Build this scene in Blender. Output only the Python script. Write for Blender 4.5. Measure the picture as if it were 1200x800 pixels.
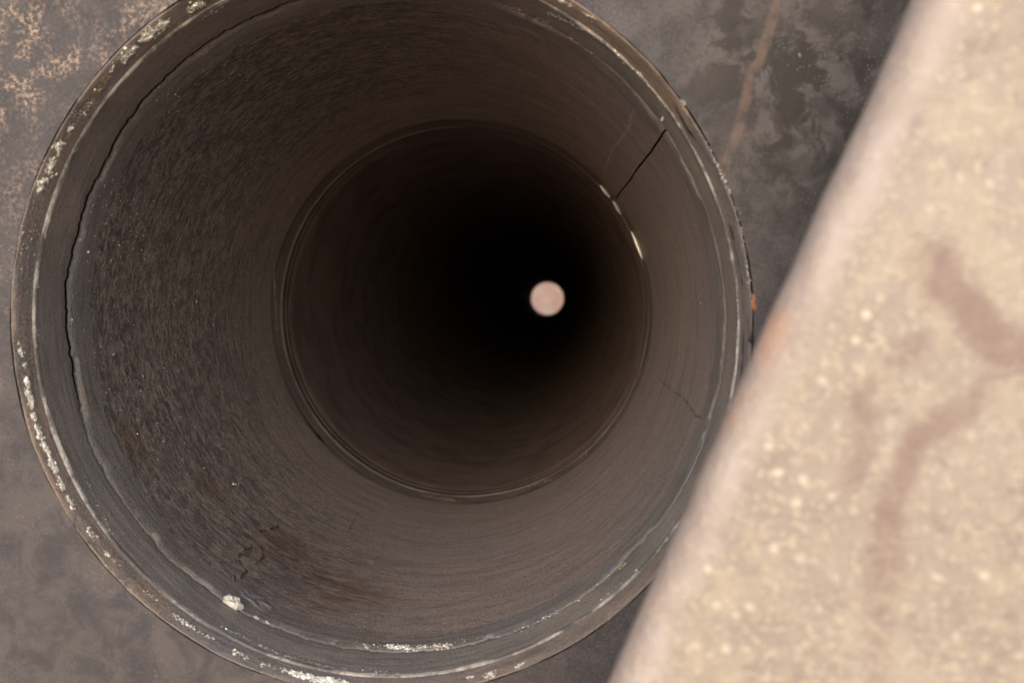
import bpy, math, random
import numpy as np
from mathutils import Vector, Matrix
random.seed(7); rng = np.random.default_rng(7)
D = bpy.data
for o in list(D.objects): D.objects.remove(o)
sc = bpy.context.scene
COL = sc.collection
U = 0.085                     # bore radius in metres; the tube axis is +Y, its mouth plane is y = 0

# ---------------- camera ----------------
FPX = 870.0                   # focal length in photo pixels (1200 wide)
CAM = Vector((0.508*U, -2.0017*U, 0.0923*U))
VX, VY = 652.5, 347.7         # where the tube's axis direction meets the picture
cd = D.cameras.new('camera'); cam = D.objects.new('camera', cd); COL.objects.link(cam); sc.camera = cam
cd.sensor_width = 36; cd.lens = FPX/1200*36; cd.clip_start = 0.005; cd.clip_end = 2000
a_cam = Vector((VX-600, 400-VY, -FPX)).normalized()         # +Y seen from the camera frame
yaw = math.atan2(VX-600, FPX); pit = -math.atan2(400-VY, math.hypot(FPX, VX-600))
# camera looks along +Y turned left by yaw and down by |pit|
ROT = Matrix.Rotation(yaw, 3, 'Z') @ Matrix.Rotation(pit, 3, 'X') @ Matrix.Rotation(math.radians(90), 3, 'X')
cam.matrix_world = Matrix.Translation(CAM) @ ROT.to_4x4()
cd.dof.use_dof = True; cd.dof.focus_distance = 2.75*U; cd.dof.aperture_fstop = 16.0; cd.dof.aperture_blades = 0

# ---------------- sky, sun, exposure ----------------
SUN_EL, SUN_AZ = math.radians(15), math.radians(8)         # behind the camera, a little to its left
w = D.worlds.new('World'); sc.world = w; w.use_nodes = True
wt = w.node_tree; bg = wt.nodes['Background']
sky = wt.nodes.new('ShaderNodeTexSky'); sky.sky_type = 'NISHITA'; sky.sun_disc = False
sky.sun_elevation = SUN_EL; sky.sun_rotation = math.pi + SUN_AZ
sky.dust_density = 1.0; sky.ozone_density = 1.0
wt.links.new(sky.outputs[0], bg.inputs[0]); bg.inputs[1].default_value = 0.15
sd = D.lights.new('sun', 'SUN'); sd.energy = 1.5; sd.angle = math.radians(84); sd.color = (1.0, 0.945, 0.925)
sun = D.objects.new('sun', sd); COL.objects.link(sun)
sdir = Vector((-math.sin(SUN_AZ)*math.cos(SUN_EL), -math.cos(SUN_AZ)*math.cos(SUN_EL), math.sin(SUN_EL)))
sun.rotation_euler = sdir.to_track_quat('Z', 'Y').to_euler()
sc.view_settings.view_transform = 'Standard'; sc.view_settings.look = 'None'
sc.view_settings.exposure = 0.74; sc.view_settings.gamma = 1.0
sc.cycles.max_bounces = 6; sc.cycles.diffuse_bounces = 4; sc.cycles.glossy_bounces = 4

# ---------------- helpers ----------------
def ray(px, py):
    return (ROT @ Vector((px-600, 400-py, -FPX))).normalized()
def on_plane(px, py, y=0.0):
    d = ray(px, py); t = (y-CAM.y)/d.y; return CAM + d*t
def on_cyl(px, py, r):
    d = ray(px, py); a = d.x**2+d.z**2; b = 2*(CAM.x*d.x+CAM.z*d.z); c = CAM.x**2+CAM.z**2-r*r
    t = (-b+math.sqrt(b*b-4*a*c))/(2*a); return CAM + d*t
def empty(name, loc, label, cat):
    o = D.objects.new(name, None); COL.objects.link(o); o.location = loc
    o.empty_display_size = 0.05; o['label'] = label; o['category'] = cat; return o
def mesh(name, vs, fs, mat, parent=None, smooth=True):
    me = D.meshes.new(name); me.from_pydata([tuple(v) for v in vs], [], fs); me.update()
    if smooth: me.polygons.foreach_set('use_smooth', [True]*len(me.polygons))
    me.materials.append(mat)
    o = D.objects.new(name, me); COL.objects.link(o)
    if parent: o.parent = parent; o.matrix_parent_inverse = parent.matrix_basis.inverted()
    return o
def wob(th, seed, n=6, lo=3, hi=60):            # smooth periodic noise round a circle, about -1..1
    r = np.random.default_rng(seed); out = np.zeros_like(th); s = 0
    for k in range(n*3):
        f = int(round(lo*(hi/lo)**(k/(n*3-1)))); a = (lo/f)**0.45
        out += a*np.sin(f*th+r.uniform(0, 6.283)); s += a*a
    return out/math.sqrt(s)
def revolve(name, prof, mat, parent, n=720, th0=0.0, th1=2*math.pi, skew=None, jag=None, bend=None):
    """prof: (y, r) in U, jag: dict index -> (dy, dr, seed, lo, hi) in U."""
    closed = abs(th1-th0-2*math.pi) < 1e-9
    m = n if closed else n+1
    th = th0+(th1-th0)*np.arange(m)/n
    V = []
    for i, (y, r) in enumerate(prof):
        yy = np.full(m, y, float); rr = np.full(m, r, float)
        if jag and i in jag:
            dy, dr, s, lo, hi = jag[i]
            q = wob(th, s, 6, lo, hi); yy += dy*q; rr += dr*wob(th, s+50, 6, lo, hi)
        if bend and i in bend: yy += bend[i](th)
        t2 = th if skew is None else th+skew(y, th)
        V.append(np.stack([rr*np.cos(t2)*U, yy*U, rr*np.sin(t2)*U], 1))
    V = np.concatenate(V); F = []
    for i in range(len(prof)-1):
        for j in range(n):
            a = i*m+j; b = i*m+(j+1) % m if closed else i*m+j+1
            F.append((a, b, b+m, a+m))
    return mesh(name, V, F, mat, parent)

# ---------------- material helpers ----------------
class NT:
    def __init__(s, name):
        s.m = D.materials.new(name); s.m.use_nodes = True; s.t = s.m.node_tree
        s.b = s.t.nodes['Principled BSDF']; s.co = s.t.nodes.new('ShaderNodeTexCoord').outputs['Object']
    def put(s, sock, v):
        if hasattr(v, 'is_linked') or isinstance(v, bpy.types.NodeSocket): s.t.links.new(v, sock)
        else: sock.default_value = v
    def math(s, op, a, b=0.0, c=None, clamp=False):
        n = s.t.nodes.new('ShaderNodeMath'); n.operation = op; n.use_clamp = clamp
        s.put(n.inputs[0], a); s.put(n.inputs[1], b)
        if c is not None: s.put(n.inputs[2], c)
        return n.outputs[0]
    def vec(s, op, a, b=None, scale=None):
        n = s.t.nodes.new('ShaderNodeVectorMath'); n.operation = op; s.put(n.inputs[0], a)
        if b is not None: s.put(n.inputs[1], b)
        if scale is not None: s.put(n.inputs['Scale'], scale)
        return n.outputs['Value'] if op in ('LENGTH', 'DOT_PRODUCT', 'DISTANCE') else n.outputs['Vector']
    def noise(s, scale, detail=4, rough=.55, co=None, dist=0.0, col=False, stretch=None):
        co = co or s.co
        if stretch: co = s.vec('MULTIPLY', co, stretch)
        n = s.t.nodes.new('ShaderNodeTexNoise'); s.put(n.inputs['Vector'], co)
        n.inputs['Scale'].default_value = scale; n.inputs['Detail'].default_value = detail
        n.inputs['Roughness'].default_value = rough; n.inputs['Distortion'].default_value = dist
        return n.outputs['Color' if col else 'Fac']
    def voro(s, scale, co=None, feature='F1', out='Distance', rnd=1.0):
        n = s.t.nodes.new('ShaderNodeTexVoronoi'); n.feature = feature; s.put(n.inputs['Vector'], co or s.co)
        n.inputs['Scale'].default_value = scale; n.inputs['Randomness'].default_value = rnd; return n.outputs[out]
    def ramp(s, v, lo, hi, a=0.0, b=1.0):
        n = s.t.nodes.new('ShaderNodeMapRange'); n.interpolation_type = 'SMOOTHSTEP'
        s.put(n.inputs[0], v); n.inputs[1].default_value = lo; n.inputs[2].default_value = hi
        n.inputs[3].default_value = a; n.inputs[4].default_value = b; return n.outputs[0]
    def mix(s, f, a, b):
        n = s.t.nodes.new('ShaderNodeMix'); n.data_type = 'RGBA'; s.put(n.inputs[0], f)
        for k, v in ((6, a), (7, b)):
            s.put(n.inputs[k], v if not isinstance(v, tuple) else (*v[:3], 1.0))
        return n.outputs[2]
    def warp(s, amp, scale=120.0, detail=3):
        c = s.noise(scale, detail, col=True); c = s.vec('SUBTRACT', c, (.5, .5, .5)); c = s.vec('SCALE', c, scale=amp)
        return s.vec('ADD', s.co, c)
    def spot(s, co, p, r, soft=.5, aniso=(1, 1, 1)):           # 1 inside radius r of p
        v = s.vec('SUBTRACT', co, tuple(p)); v = s.vec('MULTIPLY', v, aniso)
        return s.ramp(s.vec('LENGTH', v), r*(1-soft), r*(1+soft), 1.0, 0.0)
    def line(s, co, pts, w, soft=.5):                          # 1 within w of a 3D polyline
        out = None
        for a, b in zip(pts[:-1], pts[1:]):
            ab = b-a; L2 = max(ab.length_squared, 1e-12)
            pa = s.vec('SUBTRACT', co, tuple(a)); h = s.math('MULTIPLY', s.vec('DOT_PRODUCT', pa, tuple(ab)), 1/L2, clamp=True)
            d = s.vec('LENGTH', s.vec('SUBTRACT', pa, s.vec('SCALE', tuple(ab), scale=h)))
            out = d if out is None else s.math('MINIMUM', out, d)
        return s.ramp(out, w*(1-soft), w*(1+soft), 1.0, 0.0)
    def bump(s, h, dist, strength=1.0, prev=None):
        n = s.t.nodes.new('ShaderNodeBump'); n.inputs['Distance'].default_value = dist; n.inputs['Strength'].default_value = strength
        s.put(n.inputs['Height'], h)
        if prev is not None: s.put(n.inputs['Normal'], prev)
        return n.outputs[0]
    def done(s, color, rough, metal=0.0, normal=None, spec=0.5):
        s.put(s.b.inputs['Base Color'], color if not isinstance(color, tuple) else (*color, 1))
        s.put(s.b.inputs['Roughness'], rough); s.put(s.b.inputs['Metallic'], metal)
        s.put(s.b.inputs['Specular IOR Level'], spec)
        if normal is not None: s.put(s.b.inputs['Normal'], normal)
        return s.m
def mx(n, *a):
    o = a[0]
    for v in a[1:]: o = n.math('MAXIMUM', o, v)
    return o

# face of the tube's mouth
def mat_face():
    n = NT('worn_dark_steel_face'); w1 = n.warp(.006, 90)
    big = n.noise(9, 4, .55); fine = n.noise(1500, 6, .82); mid = n.noise(110, 6, .7, dist=.4)
    c = n.mix(n.ramp(big, .35, .65), (.120, .104, .100), (.158, .136, .124))
    c = n.mix(n.ramp(mid, .4, .62), c, (.092, .083, .084))
    sm = n.spot(n.warp(.02, 20), on_plane(60, 720), .075, .5)
    grit = n.math('SUBTRACT', .62, n.math('MULTIPLY', sm, .45))
    c = n.mix(n.math('MULTIPLY', n.ramp(fine, .51, .66), grit), c, (.30, .26, .235))
    c = n.mix(n.math('MULTIPLY', n.ramp(fine, .48, .38), grit), c, (.050, .045, .045))
    # pale blotchy residue on the upper right, with darker gaps
    ur = n.spot(w1, on_plane(985, 75), .036, .6)
    blot = n.ramp(n.noise(95, 6, .68, co=w1, dist=.3), .46, .56)
    c = n.mix(n.math('MULTIPLY', ur, .55), c, (.085, .070, .058)); c = n.mix(n.math('MULTIPLY', n.math('MULTIPLY', ur, blot), .75), c, (.205, .178, .162))
    c = n.mix(n.math('MULTIPLY', ur, n.ramp(n.noise(80, 6, .7, co=w1, dist=.3), .53, .43)), c, (.060, .050, .040))
    # brown run of dried liquid
    pts = [on_plane(*p) for p in ((914, -12), (900, 40), (890, 72), (879, 85), (875, 115), (866, 150), (852, 188))]
    wl = n.warp(.0016, 260)
    run = n.line(wl, pts, .0011, .55)
    c = n.mix(n.math('MULTIPLY', run, n.ramp(n.noise(200, 4), .32, .62, .1, .75)), c, (.27, .185, .135))
    # brassy flecks, thick on the upper left
    ul = n.math('MULTIPLY', n.spot(n.co, on_plane(20, 60), .060, .75), n.ramp(n.noise(38, 4, .6), .40, .60, .15, 1))
    fl = n.math('MULTIPLY', n.ramp(n.noise(900, 4, .75), .46, .60), n.ramp(n.noise(170, 4), .42, .60, .06, 1))
    g = n.math('MULTIPLY', ul, fl)
    c = n.mix(n.math('MULTIPLY', n.spot(n.co, on_plane(20, 60), .055, .7), .35), c, (.075, .062, .056)); c = n.mix(g, c, (.68, .49, .33))
    spk = n.math('MULTIPLY', n.ramp(n.voro(900), .12, .22, 1, 0), n.ramp(n.noise(30, 3), .42, .68, 0, .7))
    c = n.mix(spk, c, (.40, .35, .29))
    # scratches round the mouth
    sp = n.vec('LENGTH', n.vec('MULTIPLY', n.co, (1, 0, 1)))
    cmb = n.t.nodes.new('ShaderNodeCombineXYZ'); n.put(cmb.inputs[0], sp)
    scr = n.noise(900, 2, .5, co=n.vec('ADD', cmb.outputs[0], n.vec('SCALE', n.co, scale=.04)))
    h = n.math('ADD', n.math('MULTIPLY', mid, .8), n.math('ADD', n.math('MULTIPLY', fine, .5), n.math('MULTIPLY', scr, .15)))
    nb = n.bump(h, .0005, .9); c = n.vec('MULTIPLY', c, (.78, .76, .80))
    return n.done(c, n.ramp(mid, .3, .7, .42, .62), n.math('MULTIPLY', g, .5), nb, .45)

# rings of the mouth
def mat_ring(name, a, b, edge=None, gold=0.3, rough=.5, seed=0.0, groove=False):
    n = NT(name)
    co = n.vec('ADD', n.co, (seed, seed*.7, 0))
    st = n.noise(60, 5, .6, co=n.vec('MULTIPLY', co, (1, 9, 1))); fine = n.noise(1500, 4, .75, co=co); big = n.noise(22, 4, .6, co=co)
    if 'rubbed' in name: big = n.noise(85, 5, .7, co=co)
    c = n.mix(n.ramp(big, .42, .58), a, b)
    c = n.mix(n.ramp(st, .45, .68, 0, .6), c, (a[0]*.55, a[1]*.55, a[2]*.58))
    c = n.mix(n.math('MULTIPLY', n.ramp(fine, .53, .64), n.ramp(n.noise(30, 3, .5, co=co), .45, .62, 0, gold)), c, (.50, .38, .25))
    c = n.mix(n.ramp(fine, .47, .33, 0, .7), c, (a[0]*.3, a[1]*.3, a[2]*.3))
    if groove:
        gp = [on_cyl(*p, 1.007*U) for p in ((790, 128), (803, 150), (833, 200), (855, 270), (867, 330), (869, 400), (866, 440))]
        c = n.mix(n.line(n.warp(.0006, 500), gp, .00055, .6), c, (.012, .011, .011))
    nb = n.bump(n.math('ADD', st, fine), .0005, .9)
    return n.done(c, rough, 0.25, nb, .5)

# the chamber sleeve
def mat_sleeve():
    n = NT('scorched_brown_steel'); cs = lambda px, py: on_cyl(px, py, .995*U)
    circ = n.noise(34, 6, .62, stretch=(1, 7, 1), dist=.3)        # machining streaks running round the bore
    circ2 = n.noise(60, 5, .6, stretch=(1, 22, 1))
    grain = n.noise(1700, 4, .78); mid = n.noise(140, 6, .7, dist=.5); big = n.noise(11, 4, .55)
    c = n.mix(n.ramp(big, .4, .62), (.30, .245, .21), (.335, .265, .213))
    c = n.mix(n.ramp(circ, .42, .66, 0, .5), c, (.165, .138, .122))
    c = n.mix(n.ramp(circ2, .52, .72, 0, .4), c, (.29, .24, .20))
    c = n.mix(n.ramp(n.noise(900, 4, .75, stretch=(1, 3, 1)), .54, .66, 0, .6), c, (.34, .275, .22))
    c = n.mix(n.ramp(grain, .50, .60, 0, .7), c, (.075, .064, .058))
    # pitted, speckled left flank
    lf = n.spot(n.warp(.03, 22), cs(150, 330), .078, .6, (1, .85, .75))
    fl = n.math('MULTIPLY', n.ramp(n.noise(1100, 4, .75, stretch=(1, 1.8, 1)), .53, .63), n.ramp(mid, .45, .6, .25, 1))
    fl = n.math('MULTIPLY', fl, lf)
    c = n.mix(n.math('MULTIPLY', lf, n.ramp(n.noise(500, 5, .75), .48, .60, 0, .7)), c, (.085, .075, .071))
    c = n.mix(n.math('MULTIPLY', fl, .85), c, (.52, .41, .29))
    fw = n.ramp(n.voro(260), .035, .065, 1, 0)
    fw = n.math('MULTIPLY', fw, n.ramp(n.voro(260, out='Color'), .72, .8))
    c = n.mix(n.math('MULTIPLY', fw, n.math('ADD', n.math('MULTIPLY', lf, .8), .15)), c, (.75, .68, .60))
    tl = n.spot(n.warp(.03, 25), cs(230, 130), .070, .6, (.8, .8, .8))
    ch = n.ramp(n.noise(420, 5, .75, stretch=(1, 3.2, 1)), .53, .62)
    c = n.mix(n.math('MULTIPLY', n.math('MULTIPLY', tl, ch), .7), c, (.42, .34, .28))
    c = n.mix(n.math('MULTIPLY', n.math('MAXIMUM', lf, tl), n.ramp(n.noise(700, 4, .75, stretch=(1, 2.5, 1)), .45, .38, 0, .75)), c, (.06, .05, .046))
    # rust bloom at the lower left
    w2 = n.warp(.014, 60, 5)
    r1 = mx(n, n.spot(w2, cs(395, 690), .015, .6), n.spot(w2, cs(330, 640), .010, .6), n.spot(w2, cs(245, 570), .007, .6), n.spot(w2, cs(145, 530), .006, .6, (1, .5, .7)))
    r1 = n.math('MULTIPLY', r1, n.ramp(n.noise(130, 4, .65, stretch=(1, 2.5, 1)), .36, .56))
    c = n.mix(n.math('MULTIPLY', r1, .75), c, (.15, .088, .052))
    dk = n.spot(n.warp(.02, 70, 5), cs(330, 660), .022, .6)
    c = n.mix(n.math('MULTIPLY', dk, n.ramp(n.noise(230, 6, .75, stretch=(1, 1.6, 1)), .52, .60, 0, .75)), c, (.045, .032, .024))
    gr = n.spot(n.warp(.008, 80), cs(335, 682), .006, .5)
    c = n.mix(n.math('MULTIPLY', gr, .7), c, (.17, .155, .15))
    br = n.spot(n.warp(.03, 45, 5), cs(300, 620), .036, .7)
    c = n.mix(n.math('MULTIPLY', br, n.ramp(n.noise(90, 6, .72, stretch=(1, 1.5, 1)), .47, .60, 0, .6)), c, (.085, .060, .045))
    pe = n.line(n.warp(.0015, 200), [cs(*p) for p in ((742, 128), (735, 152), (717, 176), (708, 200))], .0004, .8)
    c = n.mix(n.math('MULTIPLY', pe, .6), c, (.42, .36, .32))
    # dark hairline marks and cracks
    wl = n.warp(.0026, 420)
    marks = [((305, 622), (318, 620), (330, 614)), ((308, 640), (310, 650), (301, 660)), ((296, 640), (288, 643), (282, 652)), ((193, 623), (200, 619)),
             ((282, 655), (290, 668), (284, 676)), ((277, 672), (276, 684), (267, 694)), ((258, 676), (264, 690))]
    dm = mx(n, *[n.line(wl, [cs(*p) for p in q], .00032, .9) for q in marks])
    dm2 = mx(n, n.line(wl, [cs(*p) for p in ((775, 447), (800, 466), (815, 486), (829, 493))], .00035, .5),
             n.line(wl, [cs(*p) for p in ((420, 600), (408, 622))], .0003, .6))
    hair = n.line(n.warp(.004, 90), [cs(*p) for p in ((105, 440), (112, 480), (128, 530))], .0005, .5)
    c = n.mix(n.math('MULTIPLY', mx(n, dm, n.math('MULTIPLY', dm2, .7), hair), .75), c, (.012, .009, .008))
    # a rubbed area beside the seam
    rb = n.spot(n.warp(.01, 50), cs(790, 190), .011, .7)
    c = n.mix(n.math('MULTIPLY', rb, .5), c, (.28, .20, .145))
    c = n.vec('MULTIPLY', c, (1.27, 1.22, 1.25))
    scr = n.noise(210, 6, .74, stretch=(1, 2.7, 1), dist=.9)       # torn scrape marks
    flank = n.math('ADD', .15, n.math('MAXIMUM', lf, tl))
    c = n.mix(n.math('MULTIPLY', n.ramp(scr, .52, .44), n.math('MULTIPLY', flank, .6)), c, (.085, .070, .062))
    c = n.mix(n.math('MULTIPLY', n.ramp(scr, .57, .64), n.math('MULTIPLY', flank, .45)), c, (.46, .38, .32))
    h = n.math('ADD', n.math('MULTIPLY', n.math('MULTIPLY', scr, flank), 1.8), n.math('MULTIPLY', circ, .5))
    h = n.math('ADD', n.math('MULTIPLY', h, 1.0), n.math('ADD', n.math('MULTIPLY', grain, .45), n.math('MULTIPLY', mid, n.math('ADD', n.math('MULTIPLY', lf, 1.2), .15))))
    h = n.math('SUBTRACT', h, mx(n, dm, hair))
    nb = n.bump(h, .0009, 1.0)
    return n.done(c, n.ramp(circ, .3, .7, .42, .6), .1, nb, .5)

def mat_bore():
    n = NT('dark_bore_steel')  # bore is darker and more matte than the sleeve
    circ = n.noise(45, 6, .65, stretch=(1, 1.6, 1)); grain = n.noise(500, 3, .7)
    c = n.mix(n.ramp(circ, .4, .65), (.17, .122, .105), (.12, .088, .076))
    c = n.mix(n.ramp(grain, .55, .75, 0, .4), c, (.15, .11, .09))
    return n.done(c, .95, 0, n.bump(n.math('ADD', circ, grain), .0005, .5), .05)

def mat_plain(name, col, rough, metal=0.0, spec=.5, bs=400, bd=.0004, var=.25):
    n = NT(name); f = n.noise(bs, 3, .6)
    c = n.mix(f, tuple(x*(1-var) for x in col), tuple(min(1, x*(1+var)) for x in col))
    return n.done(c, rough, metal, n.bump(f, bd, .7), spec)

def mat_block():
    n = NT('sandy_lit_block'); w1 = n.warp(.006, 70)  # pale base also carries the brightness of close light
    big = n.noise(26, 4, .6); mid = n.noise(200, 6, .72, dist=.3); fine = n.noise(900, 4, .7)
    c = n.mix(n.ramp(big, .36, .64), (.48, .375, .305), (.56, .445, .36))
    c = n.mix(n.ramp(mid, .52, .66, 0, .6), c, (.64, .51, .38))
    c = n.mix(n.ramp(mid, .46, .36, 0, .7), c, (.40, .315, .25))
    c = n.mix(n.ramp(fine, .53, .64, 0, .9), c, (.76, .62, .46))
    vd = n.ramp(n.voro(300), .10, .26, 1, 0)
    vd = n.math('MULTIPLY', vd, n.ramp(n.voro(300, out='Color'), .45, .90))
    c = n.mix(vd, c, (.96, .82, .64))  # near-white spots: sun sparkle of flecks put into the colour
    return n, c, w1, big, mid, fine

M_face = mat_face()
M_rim = mat_ring('brown_bevel_steel', (.34, .255, .205), (.25, .222, .21), gold=.95, rough=.45, groove=True)
M_edge = mat_ring('rubbed_highlight_edge', (.66, .59, .52), (.17, .15, .14), gold=1, rough=.36, seed=.3)  # rubbed edge, its highlight put into the pale tone
M_seat = mat_ring('dull_olive_steel', (.44, .365, .305), (.35, .295, .255), gold=.6, rough=.55, seed=.6)
M_blue = mat_ring('blued_steel_lip', (.33, .285, .26), (.30, .245, .215), gold=.8, rough=.45, seed=.9)
M_ridge = mat_ring('dark_ridge_steel', (.26, .21, .18), (.20, .16, .14), gold=.5, rough=.45, seed=1.3)
M_crest = mat_ring('worn_crest_steel', (.34, .30, .27), (.16, .13, .115), gold=.9, rough=.4, seed=1.7)
M_joint = mat_plain('brown_joint_dark', (.05, .038, .032), .9, 0, .2)  # plain dark brown for joint and seam walls
M_sleeve = mat_sleeve(); M_bore = mat_bore()
M_black = mat_plain('black_gap_shade', (.012, .010, .010), .95, 0, .1)  # shade inside the gap, put into the colour of its walls
M_bright = mat_plain('bare_bright_metal', (.95, .92, .86), .28, .95, .8, 900, .0002, .1)
M_cream = mat_plain('cream_glint_flake', (.96, .87, .74), .45, .40, .7, 900, .0003, .12)  # bare flakes with their glint put into the pale colour
M_nick = mat_plain('polished_glint_metal', (.99, .98, .93), .4, .5, .8, 900, .0001, .03)
M_gold = mat_plain('brassy_speck', (.80, .58, .34), .35, .8, .6, 900, .0003, .2)
M_orange = mat_plain('orange_rust_speck', (.46, .21, .11), .7, 0, .3, 700, .0003, .3)

# ---------------- ground beyond the tube's far end ----------------
def mat_ground():
    n = NT('pale_pink_earth'); a = n.noise(5, 6, .6); b = n.noise(14, 5, .65)
    c = n.mix(n.ramp(a, .35, .65), (.42, .265, .205), (.50, .35, .285)); c = n.mix(n.ramp(b, .5, .7, 0, .5), c, (.40, .30, .25))
    c = n.vec('SCALE', c, scale=.82)
    return n.done(c, .95, 0, n.bump(b, .03, .8), .2)
def build_ground():
    xs = np.concatenate([[-400, -150, -60, -25], np.linspace(-12, 12, 49), [25, 60, 150, 400]])
    ys = np.concatenate([[-400, -150, -60, -20, -8], np.linspace(-4, 14, 73), [20, 40, 90, 200, 500]])
    V = []
    for y in ys:
        for x in xs:
            t = min(1, max(0, (y-5.0)/2.2)); t = t*t*(3-2*t)
            z = -3.46*U + 2.6*t*(1+.1*math.sin(x*1.3)) + (.05*math.sin(2.1*x+y)+.04*math.sin(3.3*y-x))*t
            V.append((x, y, z))
    m = len(xs); F = [(i*m+j, i*m+j+1, (i+1)*m+j+1, (i+1)*m+j) for i in range(len(ys)-1) for j in range(m-1)]
    o = mesh('ground', V, F, mat_ground()); o['kind'] = 'structure'; return o
build_ground()

# ---------------- the steel tube ----------------
tube = empty('steel_tube', (0, 0, -3.46*U), 'dark worn steel tube with stepped mouth, seen straight down its bore to daylight', 'tube')
fp = [(0.0, 1.0300)]
for r in np.linspace(1.045, 3.38, 26): fp.append((0.0, float(r)))
fp += [(.02, 3.44), (.08, 3.46), (1.9, 3.46), (2.0, 3.40), (2.0, 1.62), (2.1, 1.56), (37.7, 1.30), (37.78, 1.28), (37.78, .861)]
revolve('mouth_face', fp, M_face, tube, jag={0: (0, .0015, 3, 6, 120)})
# thin dark joint between face and rim
revolve('joint_gap', [(0.0, 1.0300), (.05, 1.0310), (.05, 1.0285), (.004, 1.0275)], M_joint, tube, jag={0: (0, .0015, 3, 6, 120)})
revolve('rim', [(.004, 1.0275), (-.002, 1.0255), (.003, 1.0225), (.018, 1.0168), (.040, 1.0105), (.058, 1.0066)], M_rim, tube,
        jag={0: (0, .0012, 11, 8, 160), 1: (.001, .0012, 12, 8, 200), 2: (.003, .0014, 13, 8, 240), 3: (0, .0012, 14, 8, 240), 4: (.004, .0010, 15, 10, 300)})
revolve('rubbed_edge', [(.058, 1.0066), (.0585, 1.0050), (.060, 1.0016), (.070, 1.0010)], M_edge, tube,
        jag={1: (.0015, .0010, 21, 8, 200), 2: (.0015, .0012, 22, 6, 200), 3: (.002, .0008, 23, 8, 200)})
revolve('seat_band', [(.070, 1.0010), (.115, 1.0006), (.155, 1.0002), (.1905, .9995), (.196, 1.0005), (.198, 1.026)], M_seat, tube, n=1440,
        jag={1: (0, .001, 31, 6, 120), 2: (0, .001, 32, 6, 120), 3: (.0065, .0008, 33, 9, 330), 4: (.0065, .0008, 33, 9, 330), 5: (.0065, 0, 33, 9, 330)})
revolve('backing', [(.2, 1.029), (1.95, 1.029)], M_black, tube)
# split sleeve: starts after the jagged joint, slit along its length at the upper right
p0, p1 = on_cyl(785, 146, .995*U), on_cyl(722, 231, .985*U)
t_a, t_b = math.atan2(p0.z, p0.x), math.atan2(p1.z, p1.x); ya, yb = p0.y/U, p1.y/U
print('seam', math.degrees(t_a), math.degrees(t_b), ya, yb)
def seam_skew(y, th):
    k = (y-ya)/(yb-ya); off = (t_b-t_a)*k
    wgt = np.clip(1-np.minimum(th-t_a, t_a+2*math.pi-th)/1.2, 0, 1)
    return (off+.0016*np.sin(y*9)+.0009*np.sin(y*31+1))*wgt
GAP = .0034
def seam_th(): return t_a+GAP, t_a+2*math.pi-GAP
s0, s1 = seam_th()
def close_gap(th):                       # the joint stands open along the left and top left, and is pressed shut elsewhere
    d = np.abs((th-math.radians(145)+math.pi) % (2*math.pi)-math.pi)
    k = np.clip((d-math.radians(42))/math.radians(14), 0, 1); return -.0120*k*k*(3-2*k)
cg = {0: close_gap, 1: close_gap, 2: close_gap}
revolve('joint_face', [(.2140, 1.026), (.2145, 1.0070)], M_black, tube, n=1440, th0=s0, th1=s1, skew=seam_skew,
        jag={0: (.0060, 0, 33, 9, 330), 1: (.0064, .0012, 33, 9, 330)}, bend=cg)
revolve('sleeve_lip', [(.2145, 1.0070), (.216, 1.0015), (.222, .9990), (.243, .9972), (.28, .9968), (.310, .9965)], M_blue, tube, n=1440, th0=s0, th1=s1, skew=seam_skew,
        jag={0: (.0064, .0012, 33, 9, 330), 1: (.006, .0012, 33, 9, 330), 2: (.004, .0010, 34, 9, 330), 3: (.003, .0010, 35, 8, 200), 4: (0, .0008, 37, 8, 200), 5: (.010, .0006, 36, 6, 140)}, bend=cg)
pr = [(.310, .9965)] + [(float(y), float(.996-.004*k)) for k, y in enumerate([])]
for y in np.linspace(.35, 1.78, 18): pr.append((float(y), .9968))
pr += [(1.82, .9965)]
jg = {0: (.010, .0006, 36, 6, 140)}
for i in range(1, len(pr)-1): jg[i] = (0, .0011, 60+i, 3, 60)
revolve('chamber_sleeve', pr, M_sleeve, tube, n=1440, th0=s0, th1=s1, skew=seam_skew, jag=jg)
# seam cheeks so the slit has depth
for nm, tt in (('seam_cheek', s0), ('seam_cheek', s1)):
    V = []; ys = np.linspace(.214, 1.82, 30)
    for y in ys:
        t = tt+float(seam_skew(y, np.array([tt]))[0])
        for r in (.9968, 1.028): V.append((r*math.cos(t)*U, y*U, r*math.sin(t)*U))
    mesh(nm, V, [(2*i, 2*i+1, 2*i+3, 2*i+2) for i in range(len(ys)-1)], M_joint, tube, False)
# inner ridge
revolve('inner_ridge', [(1.82, .9965), (1.835, .9950), (1.842, .9962), (1.87, .9960), (1.88, .9945), (1.92, .9950), (1.945, .9940), (1.955, .9925)], M_ridge, tube,
        jag={1: (.003, .0006, 71, 5, 90), 2: (.002, .0004, 72, 5, 90), 4: (.003, .0006, 73, 5, 90)})
revolve('ridge_crest', [(1.955, .9925), (1.958, .9908), (1.962, .9895), (1.972, .988)], M_crest, tube, jag={1: (.001, .0007, 75, 5, 160), 2: (.001, .0006, 76, 5, 160)})
revolve('bore', [(1.972, .988), (2.00, .9865), (2.005, .990), (2.012, .9850), (2.04, .983), (2.046, .987), (2.056, .982), (2.14, .9815)] +
        [(float(y), float(.9815-.1205*(y-2.14)/35.64)) for y in np.linspace(2.4, 37.78, 60)], M_bore, tube, n=360)

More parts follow.
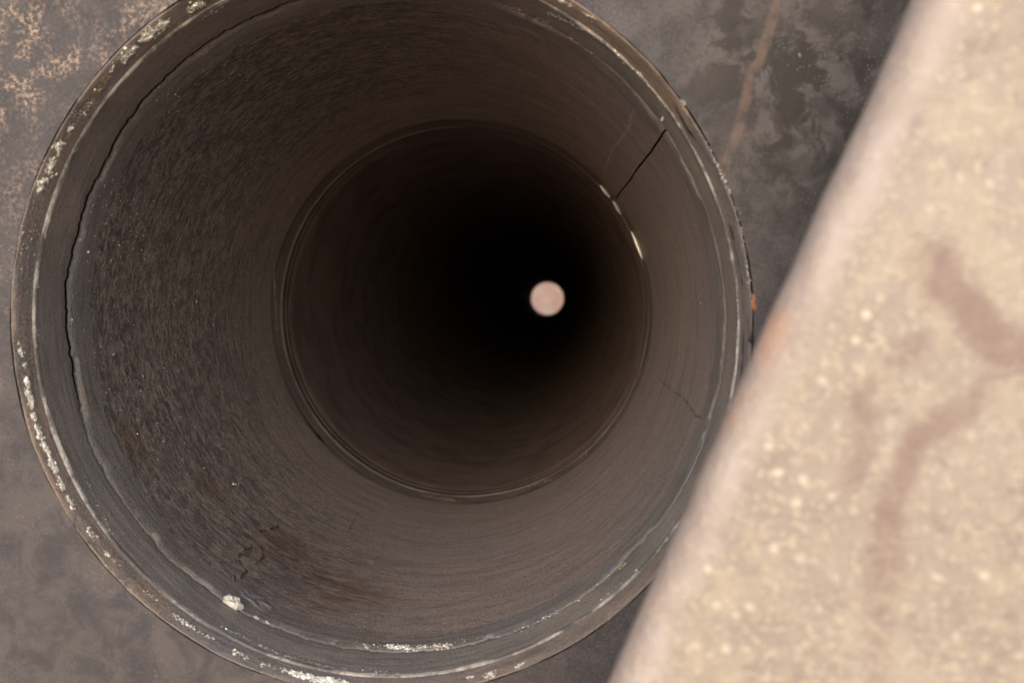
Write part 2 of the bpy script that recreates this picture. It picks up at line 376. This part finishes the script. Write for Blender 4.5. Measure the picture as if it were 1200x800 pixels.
# ---------------- burrs and specks along the rings, glints put into the cream ones ----------------
def flake_geo(V, F, c, t, nrm, L, W, H):
    """Irregular low shard: c centre, t long direction, nrm up."""
    t = (t-nrm*t.dot(nrm)).normalized(); s = nrm.cross(t); b = len(V); k = random.choice((5, 6, 7))
    for j in range(k):
        a = 6.283*j/k+random.uniform(-.25, .25); q = random.uniform(.75, 1.15)
        V.append(c+t*(L*.5*q*math.cos(a))+s*(W*.5*q*math.sin(a))-nrm*H*.3)
    for j in range(k):
        a = 6.283*j/k+random.uniform(-.3, .3); q = random.uniform(.4, .75)
        V.append(c+t*(L*.5*q*math.cos(a))+s*(W*.5*q*math.sin(a))+nrm*H*random.uniform(.5, 1.1))
    V.append(c+nrm*H*random.uniform(.7, 2.6)); top = len(V)-1
    for j in range(k):
        j2 = (j+1) % k; F.append((b+j, b+j2, b+k+j2, b+k+j)); F.append((b+k+j, b+k+j2, top))
def strew(name, paths, mat, where, stuff=True):
    V, F = [], []
    for pts, cnt, size, jit in paths:
        cnt = int(cnt*2.6)+1
        P = [Vector(p) for p in pts]; seg = [(b-a).length for a, b in zip(P[:-1], P[1:])]; tot = sum(seg) or 1
        for _ in range(cnt):
            u = random.random()*tot; i = 0
            while i < len(seg)-1 and u > seg[i]: u -= seg[i]; i += 1
            a, b = P[i], P[min(i+1, len(P)-1)]; d = (b-a).normalized() if (b-a).length > 0 else Vector((1, 0))
            q = a+d*min(u, (b-a).length)+Vector((random.gauss(0, jit), random.gauss(0, jit)))
            c, nrm = where(q.x, q.y); c2, _ = where(q.x+d.x*3, q.y+d.y*3)
            pxm = (c-CAM).length/FPX; L = .55*size*pxm*random.lognormvariate(0, .4); W = L*random.uniform(.35, .8)
            nn = (nrm+Vector((random.gauss(0, .25), random.gauss(0, .25), random.gauss(0, .25)))).normalized()
            flake_geo(V, F, c, (c2-c) if (c2-c).length > 1e-9 else Vector((0, 0, 1)), nn, L, W, min(W*.25, .0003))
    o = mesh(name, V, F, mat, tube, False)
    if stuff: o['kind'] = 'stuff'
    return o
def wcyl(r, toward=2.2):
    def f(x, y):
        p = on_cyl(x, y, r*U); n = Vector((-p.x, 0, -p.z)).normalized(); return p, (n+Vector((0, -toward, 0))).normalized()
    return f
SP = np.array([(-.002, 1.0260), (.003, 1.0225), (.018, 1.0168), (.040, 1.0105), (.058, 1.0066), (.060, 1.0012), (.19, .9995), (.215, 1.0), (.243, .9972), (.31, .9965), (1.82, .9965), (1.95, .993), (1.962, .989), (2.1, .982)])
def wsurf(toward=3.0):                   # whatever inner surface of the mouth the point lies on
    def f(x, y):
        d = ray(x, y); Y = np.linspace(-.002, 2.1, 6000); t = (Y*U-CAM.y)/d.y
        rr = np.hypot(CAM.x+d.x*t, CAM.z+d.z*t)/U; k = int(np.argmax(rr > np.interp(Y, SP[:, 0], SP[:, 1])))
        p = CAM+d*float(t[k]); n = Vector((-p.x, 0, -p.z)).normalized(); return p, (n+Vector((0, -toward, 0))).normalized()
    return f
def wplane(x, y): return on_plane(x, y, 0), Vector((0, -1, 0))

strew('glint_burrs', [
    ([(238, 3), (222, 11)], 26, 5, 2.2), ([(197, 24), (166, 47)], 60, 5.5, 2.6), ([(158, 56), (141, 70)], 42, 5, 2.8), ([(132, 76), (128, 84)], 8, 3.5, 2.5),
    ([(112, 112), (92, 140)], 9, 3.2, 4), ([(84, 147), (80, 155)], 7, 4, 1.5), ([(71, 169), (67, 176)], 20, 4.5, 2.2), ([(63, 186), (57, 205)], 30, 4.5, 2.2), ([(52, 210), (46, 221)], 30, 5, 2.4),
    ([(24, 403), (25, 416)], 10, 4, 1.2), ([(29, 424), (30, 430)], 6, 4, 1), ([(31, 445), (37, 477)], 60, 4.5, 1.6), ([(39, 485), (41, 491)], 14, 5, 1.3), ([(43, 498), (48, 514)], 34, 4.5, 1.3),
    ([(50, 518), (58, 533)], 34, 4.5, 1.3), ([(58, 538), (66, 553)], 34, 5, 1.4), ([(67, 557), (75, 573)], 20, 4, 1.4), ([(78, 582), (88, 596)], 16, 3.8, 1.6), ([(102, 620), (114, 632)], 11, 3.4, 1.6),
    ([(123, 647), (127, 650)], 6, 4, 1), ([(131, 656), (141, 664)], 11, 3.8, 1.2), ([(170, 693), (183, 703)], 6, 2.6, 1.4)], M_cream, wsurf())
strew('lower_glint_burrs', [([(203, 720), (228, 737)], 24, 3, 1.3), ([(232, 740), (250, 748)], 6, 3, 1), ([(272, 762), (292, 770)], 13, 3.6, 1.6), ([(305, 777), (335, 786)], 26, 3, 1.8),
    ([(340, 788), (368, 795), (400, 800)], 150, 5.5, 1.8), ([(400, 801), (440, 806)], 60, 6, 1.5), ([(568, 792), (580, 789)], 18, 4.5, 1.6), ([(605, 781), (614, 777)], 9, 4, 1), ([(545, 795), (556, 792)], 6, 3.4, 1),
    ([(655, 0), (672, 8)], 26, 4, 1.4), ([(672, 8), (700, 24)], 16, 3.5, 1.4)], M_cream, wsurf())
strew('bevel_gold_specks', [([(128, 84), (100, 128)], 26, 2.6, 4), ([(92, 135), (60, 215)], 30, 2.2, 5), ([(48, 235), (30, 300)], 14, 2.2, 4), ([(26, 300), (22, 400)], 12, 1.8, 3),
    ([(240, 6), (200, 40)], 20, 2, 5)], M_gold, wsurf())
strew('rubbed_glints', [([(258, 733), (320, 763), (383, 781), (470, 789)], 80, 2.2, .8), ([(640, 14), (700, 43), (753, 90)], 90, 2.4, 1), ([(863, 325), (865, 380), (862, 440)], 60, 2.0, .5), ([(235, 22), (260, 8)], 14, 2.4, 1.2),
    ([(790, 610), (760, 655), (700, 705)], 30, 1.8, .6), ([(100, 560), (130, 623), (190, 690)], 26, 1.8, .7), ([(44, 300), (45, 400), (60, 470)], 20, 1.6, .6), ([(757, 96), (770, 112), (783, 134)], 20, 2, .8)], M_bright, wsurf())
strew('dotted_face_specks', [([(827, 163), (840, 192), (856, 228)], 30, 2.6, .9), ([(862, 240), (873, 290), (879, 335)], 36, 2.2, 1), ([(798, 118), (806, 124)], 5, 3.2, 1), ([(936, 64), (938, 66)], 2, 5, .4)], M_bright, wplane)
strew('orange_specks', [([(843, 194), (848, 208)], 12, 2.8, 1), ([(883, 347), (884, 362)], 26, 5, 1.2)], M_orange, wplane)
strew('sleeve_lip_glints', [([(456, 757), (480, 759)], 60, 5, 1.4), ([(484, 760), (500, 758)], 18, 4, 1.2), ([(505, 758), (530, 756)], 34, 4.4, 1.4), ([(427, 755), (432, 760)], 5, 4, .8), ([(297, 722), (302, 724)], 4, 3.6, .5), ([(312, 728), (315, 732)], 4, 3.6, .5)], M_cream, wsurf())
strew('sleeve_lip_specks', [([(530, 756), (580, 745), (620, 733), (655, 715)], 90, 2.4, 1.8), ([(413, 753), (455, 758)], 16, 2.4, 2), ([(82, 373), (84, 382)], 7, 3, .8), ([(590, 5), (612, 14)], 8, 2, 1)], M_bright, wsurf())
strew('sleeve_gold_specks', [([(700, 686), (733, 660)], 34, 2.4, 1), ([(657, 713), (700, 690)], 18, 2, 1.2), ([(600, 9), (640, 26), (668, 44)], 30, 2.2, 1.6), ([(668, 45), (693, 63)], 26, 3, 1), ([(500, 762), (532, 757)], 14, 3, 1.2)], M_gold, wsurf())
strew('ridge_glints', [([(321, 320), (323, 350), (325, 388)], 40, 1.7, .4), ([(345, 440), (395, 510), (460, 556), (530, 576), (590, 579), (650, 560)], 120, 1.1, .35), ([(495, 580), (540, 587)], 26, 1.3, .4),
    ([(672, 535), (690, 529)], 16, 2.0, 1.6), ([(370, 230), (430, 180), (500, 154)], 40, 1.1, .4)], M_gold, wcyl(.989))
# loose grit, its sparkle put into the colour, on chamber floor and flank, too fine to count
strew('chamber_grit', [([(150, 230), (130, 330), (150, 430), (190, 540)], 110, 1.7, 26), ([(200, 280), (220, 420)], 36, 1.6, 24), ([(130, 200), (160, 300)], 50, 2.0, 18), ([(180, 120), (300, 60)], 30, 1.8, 14), ([(300, 680), (420, 740), (600, 700)], 14, 1.3, 14),
    ([(420, 60), (620, 90), (740, 140)], 8, 1.4, 16), ([(270, 565), (275, 570)], 2, 2.4, 3), ([(820, 354), (822, 356)], 1, 2.4, .5), ([(776, 139), (777, 141)], 5, 3, .8)], M_cream, wcyl(.995, .2))

# three polished nicks on the ridge crest, their glint put into a near-white colour
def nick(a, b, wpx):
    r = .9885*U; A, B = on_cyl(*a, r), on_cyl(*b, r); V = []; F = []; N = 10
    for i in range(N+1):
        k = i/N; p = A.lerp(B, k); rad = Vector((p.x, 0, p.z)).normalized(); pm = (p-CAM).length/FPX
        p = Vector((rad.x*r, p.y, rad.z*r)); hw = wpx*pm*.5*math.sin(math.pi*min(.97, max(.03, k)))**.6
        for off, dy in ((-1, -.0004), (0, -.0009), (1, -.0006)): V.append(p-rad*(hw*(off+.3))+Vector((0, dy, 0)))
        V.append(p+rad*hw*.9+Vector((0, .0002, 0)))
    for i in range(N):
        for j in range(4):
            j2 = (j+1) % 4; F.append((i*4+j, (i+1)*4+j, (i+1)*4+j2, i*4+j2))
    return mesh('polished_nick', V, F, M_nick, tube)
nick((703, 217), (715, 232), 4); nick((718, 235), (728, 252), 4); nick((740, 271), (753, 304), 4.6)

# ---------------- pale flake lying on the lip ----------------
def flake_thing(name, px, py, L, W, ang, mat, label, cat, r=.996, H=.0007):
    p = on_cyl(px, py, r*U); nrm = Vector((-p.x, 0, -p.z)).normalized()
    q = on_cyl(px+math.cos(ang)*6, py+math.sin(ang)*6, r*U); t = (q-p).normalized(); t = (t-nrm*t.dot(nrm)).normalized(); s = nrm.cross(t)
    pm = (p-CAM).length/FPX; L *= pm; W *= pm; K = 14; V = []; F = []
    rr = [random.uniform(.78, 1.12) for _ in range(K)]
    for lvl, (sc_, h) in enumerate(((1.0, -.1), (1.03, .35), (.82, .9), (.4, 1.05))):
        for j in range(K):
            a = 6.283*j/K; V.append(t*(L*.46*rr[j]*sc_*math.cos(a))+s*(W*.5*rr[j]*sc_*math.sin(a))+nrm*(H*h*random.uniform(.75, 2.6)))
    V.append(nrm*H); tp = len(V)-1
    for l in range(3):
        for j in range(K): j2 = (j+1) % K; F.append((l*K+j, l*K+j2, (l+1)*K+j2, (l+1)*K+j))
    for j in range(K): F.append((3*K+j, 3*K+(j+1) % K, tp))
    o = mesh(name, V, F, mat, None, False); o.location = p; o['label'] = label; o['category'] = cat; return o
M_chip = mat_plain('flaked_pale_primer', (.66, .60, .52), .5, .1, .5, 700, .0006, .35)
M_slag = mat_plain('grey_mauve_scale', (.24, .205, .20), .5, .2, .5, 500, .0006, .3)
flake_thing('metal_flake', 272, 707, 28, 13, math.radians(33), M_chip, 'pale cream flake lying on the lower left lip of the tube', 'flake')
flake_thing('scale_flake', 300, 703, 52, 20, math.radians(33), M_slag, 'flat grey piece of scale beside the pale cream flake', 'scale flake', H=.00022)

# ---------------- block standing against the mouth, very near the lens ----------------
def build_block():
    n, c, w1, big, mid, fine = mat_block()
    dc = 1.15; CY = CAM.y/U
    A, B = on_plane(705, 800, CAM.y+dc*U), on_plane(1060, 0, CAM.y+dc*U)
    e = (B-A).normalized(); no = Vector((e.z, 0, -e.x)); dist = (A-CAM).dot(no)/U/dc
    sa, fa = math.radians(25), math.radians(7)
    R = .045
    side = Vector((math.sin(sa), math.cos(sa))); facev = Vector((math.cos(fa), -math.sin(fa)))
    corner = Vector((dist*dc-.004, CY+dc))
    # arc tangent to both lines (inside the block)
    ang = math.acos(side.dot(facev)); tl = R/math.tan(ang/2); ctr = corner+(side+facev).normalized()*(R/math.sin(ang/2))
    t0 = corner+side*tl; t1 = corner+facev*tl
    a0 = math.atan2(t0.y-ctr.y, t0.x-ctr.x); a1 = math.atan2(t1.y-ctr.y, t1.x-ctr.x)
    if a0 < 0: a0 += 2*math.pi
    if a1 < 0: a1 += 2*math.pi
    sl = (-.004-t0.y)/side.y; end = t0+side*sl
    pr = [end] + [end.lerp(t0, k/6) for k in range(1, 6)]
    pr += [ctr+Vector((math.cos(a0+(a1-a0)*k/16), math.sin(a0+(a1-a0)*k/16)))*R for k in range(17)]
    f_end = t1+facev*1.9
    pr += [t1.lerp(f_end, k/40) for k in range(1, 41)]
    pr += [f_end+Vector((.05, .04)), Vector((f_end.x+.07, -.06)), Vector((f_end.x+.02, -.004))]
    N = 160; V = []; F = []; m = len(pr); ts = np.linspace(-2.8, 2.8, N)
    wv = wob(ts*1.1, 5, 7, 2, 70)
    for i, t in enumerate(ts):
        for k, p in enumerate(pr):
            amp = .0060 if 5 < k < 23 else .0012
            q = p+Vector((-.7, -.7))*amp*wv[i]
            v = Vector((CAM.x, 0, CAM.z))+(no*q.x+Vector((0, q.y, 0))+e*float(t))*U
            V.append(v)
    for i in range(N-1):
        for k in range(m):
            k2 = (k+1) % m; F.append((i*m+k, (i+1)*m+k, (i+1)*m+k2, i*m+k2))
    F.append(tuple(range(m))); F.append(tuple(reversed(range((N-1)*m, N*m))))
    # rounded edge: smoother, pinkish bare strip; mauve scars on the face
    def on_face(px, py):
        d = ray(px, py); nf = no*(math.sin(fa))+Vector((0, math.cos(fa), 0))
        P0 = Vector((CAM.x, 0, CAM.z))+(no*t1.x+Vector((0, t1.y, 0)))*U
        return CAM+d*((P0-CAM).dot(nf)/d.dot(nf))
    dn = n.vec('DOT_PRODUCT', n.vec('SUBTRACT', w1, tuple(Vector((CAM.x, 0, CAM.z))+no*(t1.x*U))), tuple(no))
    c = n.mix(n.ramp(dn, -.0035, .0012, .8, 0), c, (.50, .375, .325))
    c = n.mix(n.math('MULTIPLY', n.line(n.warp(.004, 60), [on_face(*p) for p in ((897, 372), (886, 400), (868, 438), (850, 478), (835, 510), (822, 540))], .0024, .7), n.ramp(n.noise(130, 4), .42, .54, 0, .85)), c, (.70, .40, .26))
    w1 = n.warp(.007, 90, 5)
    sc1 = n.line(w1, [on_face(*p) for p in ((1085, 310), (1110, 345), (1150, 380), (1215, 425))], .0026, .6)
    sc2 = n.line(w1, [on_face(*p) for p in ((1200, 418), (1130, 480), (1070, 520), (1045, 600), (1032, 690))], .0018, .7)
    sc3 = n.line(w1, [on_face(*p) for p in ((1075, 400), (1010, 470), (1003, 570))], .0012, .8)
    sc4 = n.line(w1, [on_face(*p) for p in ((1034, 690), (1025, 800))], .0016, .8)
    sm = mx(n, n.math('MULTIPLY', sc1, .8), n.math('MULTIPLY', sc2, .8), n.math('MULTIPLY', sc3, .6), n.math('MULTIPLY', sc4, .5))
    sm = n.math('MULTIPLY', sm, n.ramp(n.noise(110, 6, .72), .34, .52, .6, 1))
    c = n.mix(sm, c, (.37, .235, .20))
    # pale bloom towards the worn arris and small bright grains
    ar = n.math('MULTIPLY', n.ramp(dn, -.0025, .0, 0, 1), n.ramp(dn, .0, .003, 1, 0))
    c = n.mix(n.math('MULTIPLY', ar, n.ramp(n.noise(60, 4), .35, .6, .2, .75)), c, (.72, .58, .52))
    gm = n.math('MULTIPLY', n.ramp(n.noise(75, 6, .72, dist=.4), .48, .62, 0, .42), n.ramp(dn, 0, .004))
    c = n.mix(gm, c, (.72, .59, .43))
    c = n.vec('MULTIPLY', c, (.80, .82, .83))
    h = n.math('ADD', n.math('MULTIPLY', mid, 1.0), n.math('MULTIPLY', fine, .5))
    m_ = n.done(c, n.ramp(mid, .3, .7, .40, .6), .1, n.bump(h, .0009, .8), .5)
    o = mesh('steel_block', V, F, m_); o['label'] = 'large blurred sandy tan block with rounded worn edge, standing against the tube mouth'; o['category'] = 'block'
    return o
blk = build_block()
